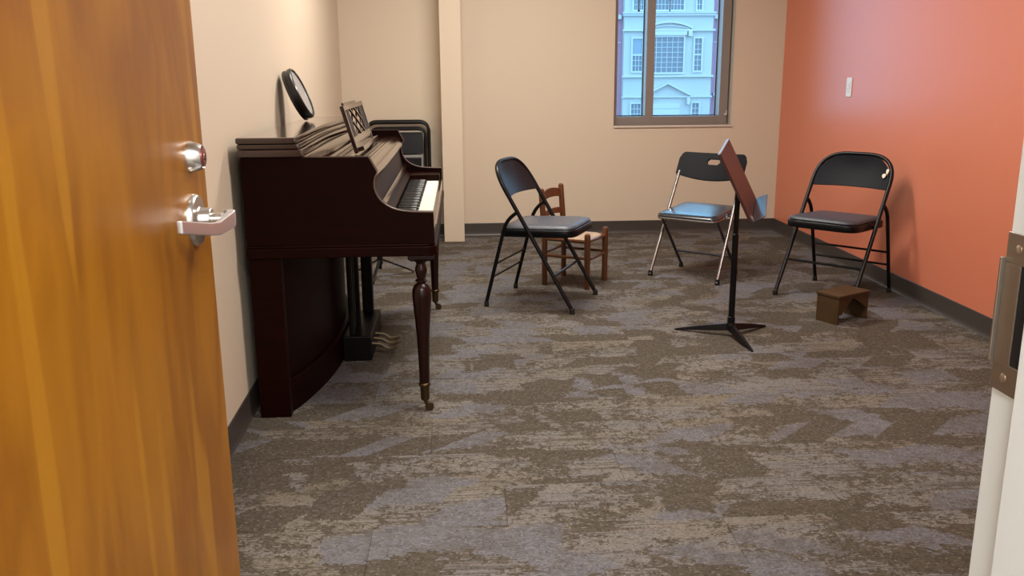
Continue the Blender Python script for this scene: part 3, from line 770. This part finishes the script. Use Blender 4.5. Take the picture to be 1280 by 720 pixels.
# ---- folded chairs stacked flat against the back wall behind the piano
def folded_chair(y_, x_, h_, lean, label, front):
    t_ = thing('folded_chair', (x_, y_, 0), 0, label, 'chair', 'folded chairs leaning behind the piano')
    hw = .232
    def pp(x, s, off=0): return Vector((x, s*math.sin(lean)-off*math.cos(lean), .0+s*math.cos(lean)+off*math.sin(lean)))
    MB().tube(fillet([pp(-hw, .012), pp(-hw, h_), pp(hw, h_), pp(hw, .012)], .075, 7), .0115, 10).build('front_frame', 'steel_black', t_)
    MB().tube(fillet([pp(-hw+.028, .03, .004), pp(-hw+.028, h_-.05, .004), pp(hw-.028, h_-.05, .004), pp(hw-.028, .03, .004)], .06, 7), .0095, 10).build('inner_frame', 'steel_black', t_)
    for sx in (-1, 1):
        for k, dx in enumerate((.058,)):
            MB().tube([pp(sx*(hw-dx), .05, .012), pp(sx*(hw-dx), h_-.22, .012)], .0085, 8).build('leg_tube', 'grey_tube', t_)
    q0, q1 = h_-.232, h_-.085
    top = []; bot = []; nu, nv = 13, 5
    for i in range(nu):
        x = -.185+.37*i/(nu-1)
        for j in range(nv):
            s = q0+(q1-q0)*j/(nv-1); off = .018+.008*(1-(x/.185)**2)
            top.append(tuple(pp(x, s, off+.006))); bot.append(tuple(pp(x, s, off-.006)))
    MB().grid_solid(top, bot, nu, nv).build('backrest', 'vinyl_black', t_, 60)
    vs = [tuple(pp(x, s, o)) for o in (.012, .030) for s in (.20, q0-.030) for x in (-.17, .17)]
    MB().add(vs, [(0, 2, 3, 1), (4, 5, 7, 6), (0, 1, 5, 4), (2, 6, 7, 3), (0, 4, 6, 2), (1, 3, 7, 5)]).build('seat', 'steel_black', t_, 0, .006)
    MB().bar(pp(-.17, q0-.020, .024), pp(.17, q0-.020, .024), .012, .020, (0, 0, 1)).build('seat_edge', 'grey_tube', t_, 0, .003)
folded_chair(6.815, -.475, .905, .115, 'folded black chair leaning directly on the wall behind the piano', False)
folded_chair(6.735, -.468, .898, .115, 'folded black chair leaning on another folded chair behind the piano', True)

# ================================================================== LITTLE LADDER-BACK CHAIR
t_ = thing('ladder_back_chair', (.68, 5.2725, 0), facing(.856, -.518), 'small brown wooden ladder-back chair with woven rush seat', 'chair', 'chairs set out in the room')
hw, hd = .1375, .139
def post(x, y0, y1, h_, r, knob):
    pts = [(x, y0, 0), (x, y0, .01), (x, y0, .30), (x, y1, h_-.02), (x, y1, h_-.006), (x, y1, h_)]
    MB().tube(pts, [r*.86, r*.95, r, r*knob, r*.9, r*.45], 12).build('post', 'pine', t_)
for sx in (-1, 1):
    post(sx*hw, hd, hd, .335, .0185, 1.02)
    post(sx*hw, -hd, -hd-.022, .585, .0175, 1.0)
    for z, r in ((.285, .011), (.185, .009)):
        MB().tube([(sx*hw, -hd, z), (sx*hw, hd, z)], r, 8).build('side_rail', 'pine', t_)
for z, r in ((.285, .011), (.175, .009)): MB().tube([(-hw, hd, z), (hw, hd, z)], r, 8).build('front_rail', 'pine', t_)
for z, r in ((.285, .011), (.20, .009)): MB().tube([(-hw, -hd, z), (hw, -hd, z)], r, 8).build('back_rail', 'pine', t_)
def slat(z0, z1, archh):
    n = 9; top = []; bot = []
    for i in range(n):
        q = -1+2*i/(n-1); x = q*(hw-.004)
        for j in range(3):
            zz = z0+(z1-z0)*j/2+(archh*(1-q*q) if j == 2 else (.012*(1-q*q) if j == 0 else archh*.5*(1-q*q)))
            yy = -hd-.022*(zz-.30)/.285-.008*(1-q*q)
            top.append((x, yy+.006, zz)); bot.append((x, yy-.006, zz))
    MB().grid_solid(top, bot, n, 3).build('back_slat', 'pine', t_, 50, .002)
slat(.505, .550, .022); slat(.402, .440, .008)
# rush seat: four woven triangles dished slightly to the centre
b = MB(); hs = hd-.004; ws = hw-.004
n = 8; top = []; bot = []
for i in range(n+1):
    for j in range(n+1):
        u = -1+2*i/n; v = -1+2*j/n; e = max(abs(u), abs(v)); z = .297+.006*math.sin(e*math.pi*.5)-(.014 if e > .99 else 0)
        top.append((u*ws, v*hs, z)); bot.append((u*ws*.98, v*hs*.98, .278))
MB().grid_solid(top, bot, n+1, n+1).build('rush_seat', 'rush', t_, 60)

# ================================================================== MUSIC STAND
MX, MY = 1.291, 4.086
t_ = thing('music_stand', (MX, MY, 0), 0, 'black music stand with mahogany coloured desk between the set-out chairs', 'music stand')
b = MB().lathe([(.0185, .055), (.0185, .095), (.0150, .097), (.0150, .50), (.0125, .502), (.0125, .745)], 18); b.build('pole', 'steel_black', t_)
MB().lathe([(.012, .028), (.022, .032), (.024, .058), (.020, .064)], 18).build('hub', 'steel_black', t_)
for tx, ty in ((1.045, 4.21), (1.514, 4.228), (1.315, 3.82)):
    d = Vector((tx-MX, ty-MY, 0)); n_ = Vector((-d.y, d.x, 0)).normalized()
    vs = []
    for q, zt, zb, wt, wb in ((.03, .062, .028, .008, .017), (.55, .036, .014, .007, .014), (.96, .010, .001, .004, .008), (1.0, .004, .0, .002, .004)):
        p = d*q; vs += [p-n_*wb+Vector((0, 0, zb)), p+n_*wb+Vector((0, 0, zb)), p+n_*wt+Vector((0, 0, zt)), p-n_*wt+Vector((0, 0, zt))]
    fs = [(3, 2, 1, 0), (12, 13, 14, 15)]
    for i in range(3):
        for k in range(4): fs.append((4*i+k, 4*i+(k+1) % 4, 4*i+4+(k+1) % 4, 4*i+4+k))
    MB().add([tuple(v) for v in vs], fs).build('leg', 'steel_black', t_, 30, .001)
# desk
Wd = Vector((.353, .936, 0)).normalized(); Hd = Vector((-.936*.143, .353*.143, .289)).normalized(); Nd = Wd.cross(Hd).normalized()
if Nd.z < 0: Nd = -Nd
Cn = Vector((1.283, 4.063, .768))-Vector((MX, MY, 0))
def dmat():
    return Matrix(((Wd.x, Hd.x, Nd.x, Cn.x), (Wd.y, Hd.y, Nd.y, Cn.y), (Wd.z, Hd.z, Nd.z, Cn.z), (0, 0, 0, 1)))
DM = dmat() @ Matrix.Rotation(math.radians(2.0), 4, 'Z'); w2, h2 = .31, .161
ds = MB().box(-w2, w2, -h2, h2, -.006, .006, DM).build('desk', 'desk_wood', t_, 0, .001)
MB().box(-w2, w2, h2+.0002, h2+.0035, -.007, .007, DM).build('edge_glint_strip', 'satin', ds, 0)  # added bright strip standing in for window light on the desk's top edge
b = MB(); cw = .025
b.prism([(-w2, .0), (w2, .0), (w2, .052), (w2-.016, .066), (-w2+.016, .066), (-w2, .052)], -h2-.006, -h2-.002, 'xz')
LM = DM @ Matrix.Translation((0, -h2-.004, 0)) @ Matrix.Rotation(math.radians(1.5), 4, 'X') @ Matrix.Translation((0, h2+.004, 0))
b.v = [tuple(LM @ Vector(p)) for p in b.v]
b.build('ledge', 'ledge_black', t_, 0, .0008)
MB().box(-.03, .03, -.05, .05, -.026, -.0065, DM).build('tilt_bracket', 'steel_black', t_, 0, .004)
MB().box(-w2+.05, -w2+.06, -h2-.002, -h2+.015, .006, .012, DM).build('clip', 'satin', ds, 0)

# ---- folding stand whose tripod shows below the piano's far end
t_ = thing('folding_stand', (-.52, 5.50, 0), 0, 'thin black tripod stand on the floor past the far end of the piano', 'music stand')
MB().tube([(0, 0, .06), (0, 0, .70)], .011, 12).build('pole', 'steel_black', t_)
MB().tube([(0, 0, .09), (0, 0, .16)], .018, 12).build('hub', 'steel_black', t_)
for tx, ty, m_ in ((-.035, -.17, 0), (.20, .14, 1), (-.20, .06, 0)):
    MB().bar((0, 0, .125), (tx, ty, .012), .018, .010).build('leg', 'steel_black', t_, 0, .002)
    MB().bar((tx*.86, ty*.86, .027), (tx, ty, .008), .020, .014).build('leg_tip', 'chrome' if m_ else 'rubber', t_, 0, .002)

# ================================================================== FOOT REST
u = Vector((.205, .113, 0)); v = Vector((.080, -.107, 0)); o0 = Vector((1.802, 4.324, 0))
ul, vl = u.length, v.length
t_ = thing('foot_rest', tuple(o0+(u+v)/2), math.atan2(u.y, u.x), 'brown folded board foot rest with notched front in front of a black folding chair', 'foot rest')
a, c, hgt = ul/2, vl/2, .152
for sx in (-1, 1):
    x0, x1 = (-a, -a+.010) if sx < 0 else (a-.010, a)
    MB().box(x0, x1, -c, c, 0, hgt-.0135).build('side_board', 'card', t_, 0, .001)
MB().box(-a-.004, a+.004, -c-.006, c+.006, hgt-.013, hgt).build('top_board', 'card', t_, 0, .0015)
poly = [(-a+.0105, hgt-.0135), (-a+.0105, .050), (-a+.028, .050), (-.012, hgt-.028), (.006, hgt-.028), (a-.0105, .062), (a-.0105, hgt-.0135)]
for y0, y1 in ((-c, -c+.006), (c-.006, c)):
    MB().prism(poly, y0, y1, 'xz').build('notched_flap', 'card', t_, 0, .0008)

# ================================================================== LIGHT SWITCH
t_ = thing('light_switch', (XR, 5.733, 1.145), 0, 'white light switch plate on the orange wall', 'light switch')
MB().box(-.006, 0, -.0375, .0375, -.06, .06).build('plate', 'white_plastic', t_, 0, .002)
rk = MB().box(-.0095, -.0062, -.0165, .0165, -.033, .033).build('rocker', 'white_plastic', t_, 0, .001)
for z, wv in ((.008, .007), (-.008, .005), (-.022, .004)):
    MB().box(-.0102, -.0096, -wv, wv, z-.0018, z+.0018).build('marking', 'mark', rk, 0)

# ================================================================== BUILDING ACROSS THE STREET
t_ = thing('street_building', (9.19, 40, -7), 0, 'white bay-fronted building with red brick sides across the street', 'building')
def BP(mb, nm, m, par=None, bv=0):
    o = mb.build(nm, m, par or t_, 30, bv)
    for q in o.data.vertices: q.co.x -= 9.19; q.co.y -= 40; q.co.z += 7
    return o
BP(MB().box(2, 7.22, 40.35, 44, -7, 12), 'brick_wall', 'brick'); BP(MB().box(11.155, 17, 40.35, 44, -7, 12), 'brick_wall', 'brick')
BP(MB().box(7.22, 11.155, 40.0, 44, -7, 12), 'bay_wall', 'b_white')
for z0, z1, pr in ((3.62, 3.72, .12), (3.72, 3.78, .18), (2.98, 3.06, .14), (1.02, 1.10, .14), (.14, .20, .10), (-2.3, -2.1, .12), (6.4, 6.6, .15)):
    BP(MB().box(7.19-pr*.3, 11.185+pr*.3, 40-pr, 40, z0, z1), 'cornice', 'b_trim')
for x0, x1 in ((6.2, 7.13), (11.25, 12.4)):
    BP(MB().box(x0, x1, 40.17, 40.35, 3.50, 3.68), 'side_cornice', 'b_trim')
    BP(MB().box(x0-1, x1+(1 if x0 > 9 else 0), 40.31, 40.35, 2.50, 2.535), 'string_course', 'b_trim')
BP(MB().box(11.155, 11.25, 40.1, 40.35, -7, 12), 'corner_strip', 'brick')
def bwin(x0, x1, z0, z1, nx, nz, split=False, blind=False):
    f_ = MB(); e = .075
    for q in ((x0-e, x0, z0-e, z1+e), (x1, x1+e, z0-e, z1+e), (x0, x1, z0-e, z0), (x0, x1, z1, z1+e)): f_.box(q[0], q[1], 39.92, 40.0, q[2], q[3])
    wv = BP(f_, 'window_frame', 'b_trim')
    if split:
        zm = (z0+z1)/2
        BP(MB().box(x0, x1, 39.975, 39.985, zm, z1), 'pane', 'b_blind' if blind else 'b_glass', wv); BP(MB().box(x0, x1, 39.975, 39.985, z0, zm), 'pane', 'b_glass', wv)
        BP(MB().box(x0, x1, 39.95, 39.974, zm-.035, zm+.035), 'meeting_rail', 'b_trim', wv)
    else:
        BP(MB().box(x0, x1, 39.975, 39.985, z0, z1), 'pane', 'b_glass', wv)
    g = MB(); bw = .022
    for i in range(1, nx):
        x = x0+(x1-x0)*i/nx; g.box(x-bw/2, x+bw/2, 39.96, 39.974, z0, (z0+z1)/2 if blind else z1)
    for i in range(1, nz):
        z = z0+(z1-z0)*i/nz
        if blind and z > (z0+z1)/2: continue
        g.box(x0, x1, 39.955, 39.972, z-bw/2, z+bw/2)
    if g.v: BP(g, 'glazing_bars', 'b_trim', wv)
bwin(8.42, 9.855, 1.225, 2.72, 6, 7)
bwin(7.61, 8.03, 1.29, 2.66, 3, 6, True, True); bwin(10.36, 10.66, 1.29, 2.66, 2, 6, True)
bwin(8.52, 9.14, 3.87, 4.75, 4, 4); bwin(9.24, 9.80, 3.87, 4.75, 4, 4); bwin(7.62, 7.80, 3.87, 4.75, 2, 4); bwin(7.86, 8.03, 3.87, 4.75, 2, 4); bwin(10.40, 10.60, 3.87, 4.75, 2, 4)
bwin(7.60, 8.015, -1.0, -.13, 3, 4); bwin(10.345, 10.64, -1.0, -.12, 2, 4)
# segmental arch over the large window
def arc_band(cx, half, z0, rise, thick, pr, nm):
    n = 16; lo = []; hi = []
    for i in range(n+1):
        q = -1+2*i/n; lo.append((cx+half*q, z0+rise*(1-q*q))); hi.append((cx+half*q*1.03, z0+rise*(1-q*q)+thick))
    m_ = MB()
    for i in range(n): m_.prism([lo[i], lo[i+1], hi[i+1], hi[i]], 40-pr, 40, 'xz')
    BP(m_, nm, 'b_trim')
arc_band(9.19, 1.02, 3.06, .26, .09, .16, 'arch_moulding'); arc_band(9.19, .88, 3.06, .12, .05, .08, 'arch_moulding')
for x in (8.22, 10.12): BP(MB().box(x-.09, x+.09, 39.80, 40, 2.74, 2.98), 'corbel', 'b_trim', bv=.03); BP(MB().box(x-.07, x+.07, 39.7, 40, -.18, .13), 'corbel', 'b_trim', bv=.03)
BP(MB().box(8.35, 9.98, 39.86, 40, 2.80, 2.97), 'lintel', 'b_trim')
# pediment
for a_, b_ in (((8.15, .20), (9.19, .72)), ((9.19, .72), (10.23, .20))):
    BP(MB().prism([a_, b_, (b_[0], b_[1]+.09), (a_[0], a_[1]+.09)], 39.82, 40, 'xz'), 'pediment_rake', 'b_trim')
BP(MB().box(8.4, 9.80, 39.96, 40, -2.1, -.13), 'garage_door', 'b_trim')
for k in range(4): BP(MB().box(8.42, 9.78, 39.955, 39.96, -.36-.42*k, -.34-.42*k), 'door_groove', 'b_blind')
for z in (2.1, -.1): BP(MB().prism([(12.6, z), (12.95, z+.42), (12.6, z+.42)], 40.15, 40.35, 'xz'), 'wall_bracket', 'b_trim')
BP(MB().prism([(11.48, 2.95), (11.75, 2.62), (11.75, 2.95)], 40.15, 40.35, 'xz'), 'wall_bracket', 'b_trim')
BP(MB().box(11.33, 11.75, 40.1, 40.35, .18, .32), 'wall_bracket', 'b_trim')
g = MB().box(-60, 80, 8.5, 80, -7.3, -7.0).build('ground_street', 'asphalt', None, 0)
tag(g, 'grey street surface below the window outside', 'ground', kind='structure')
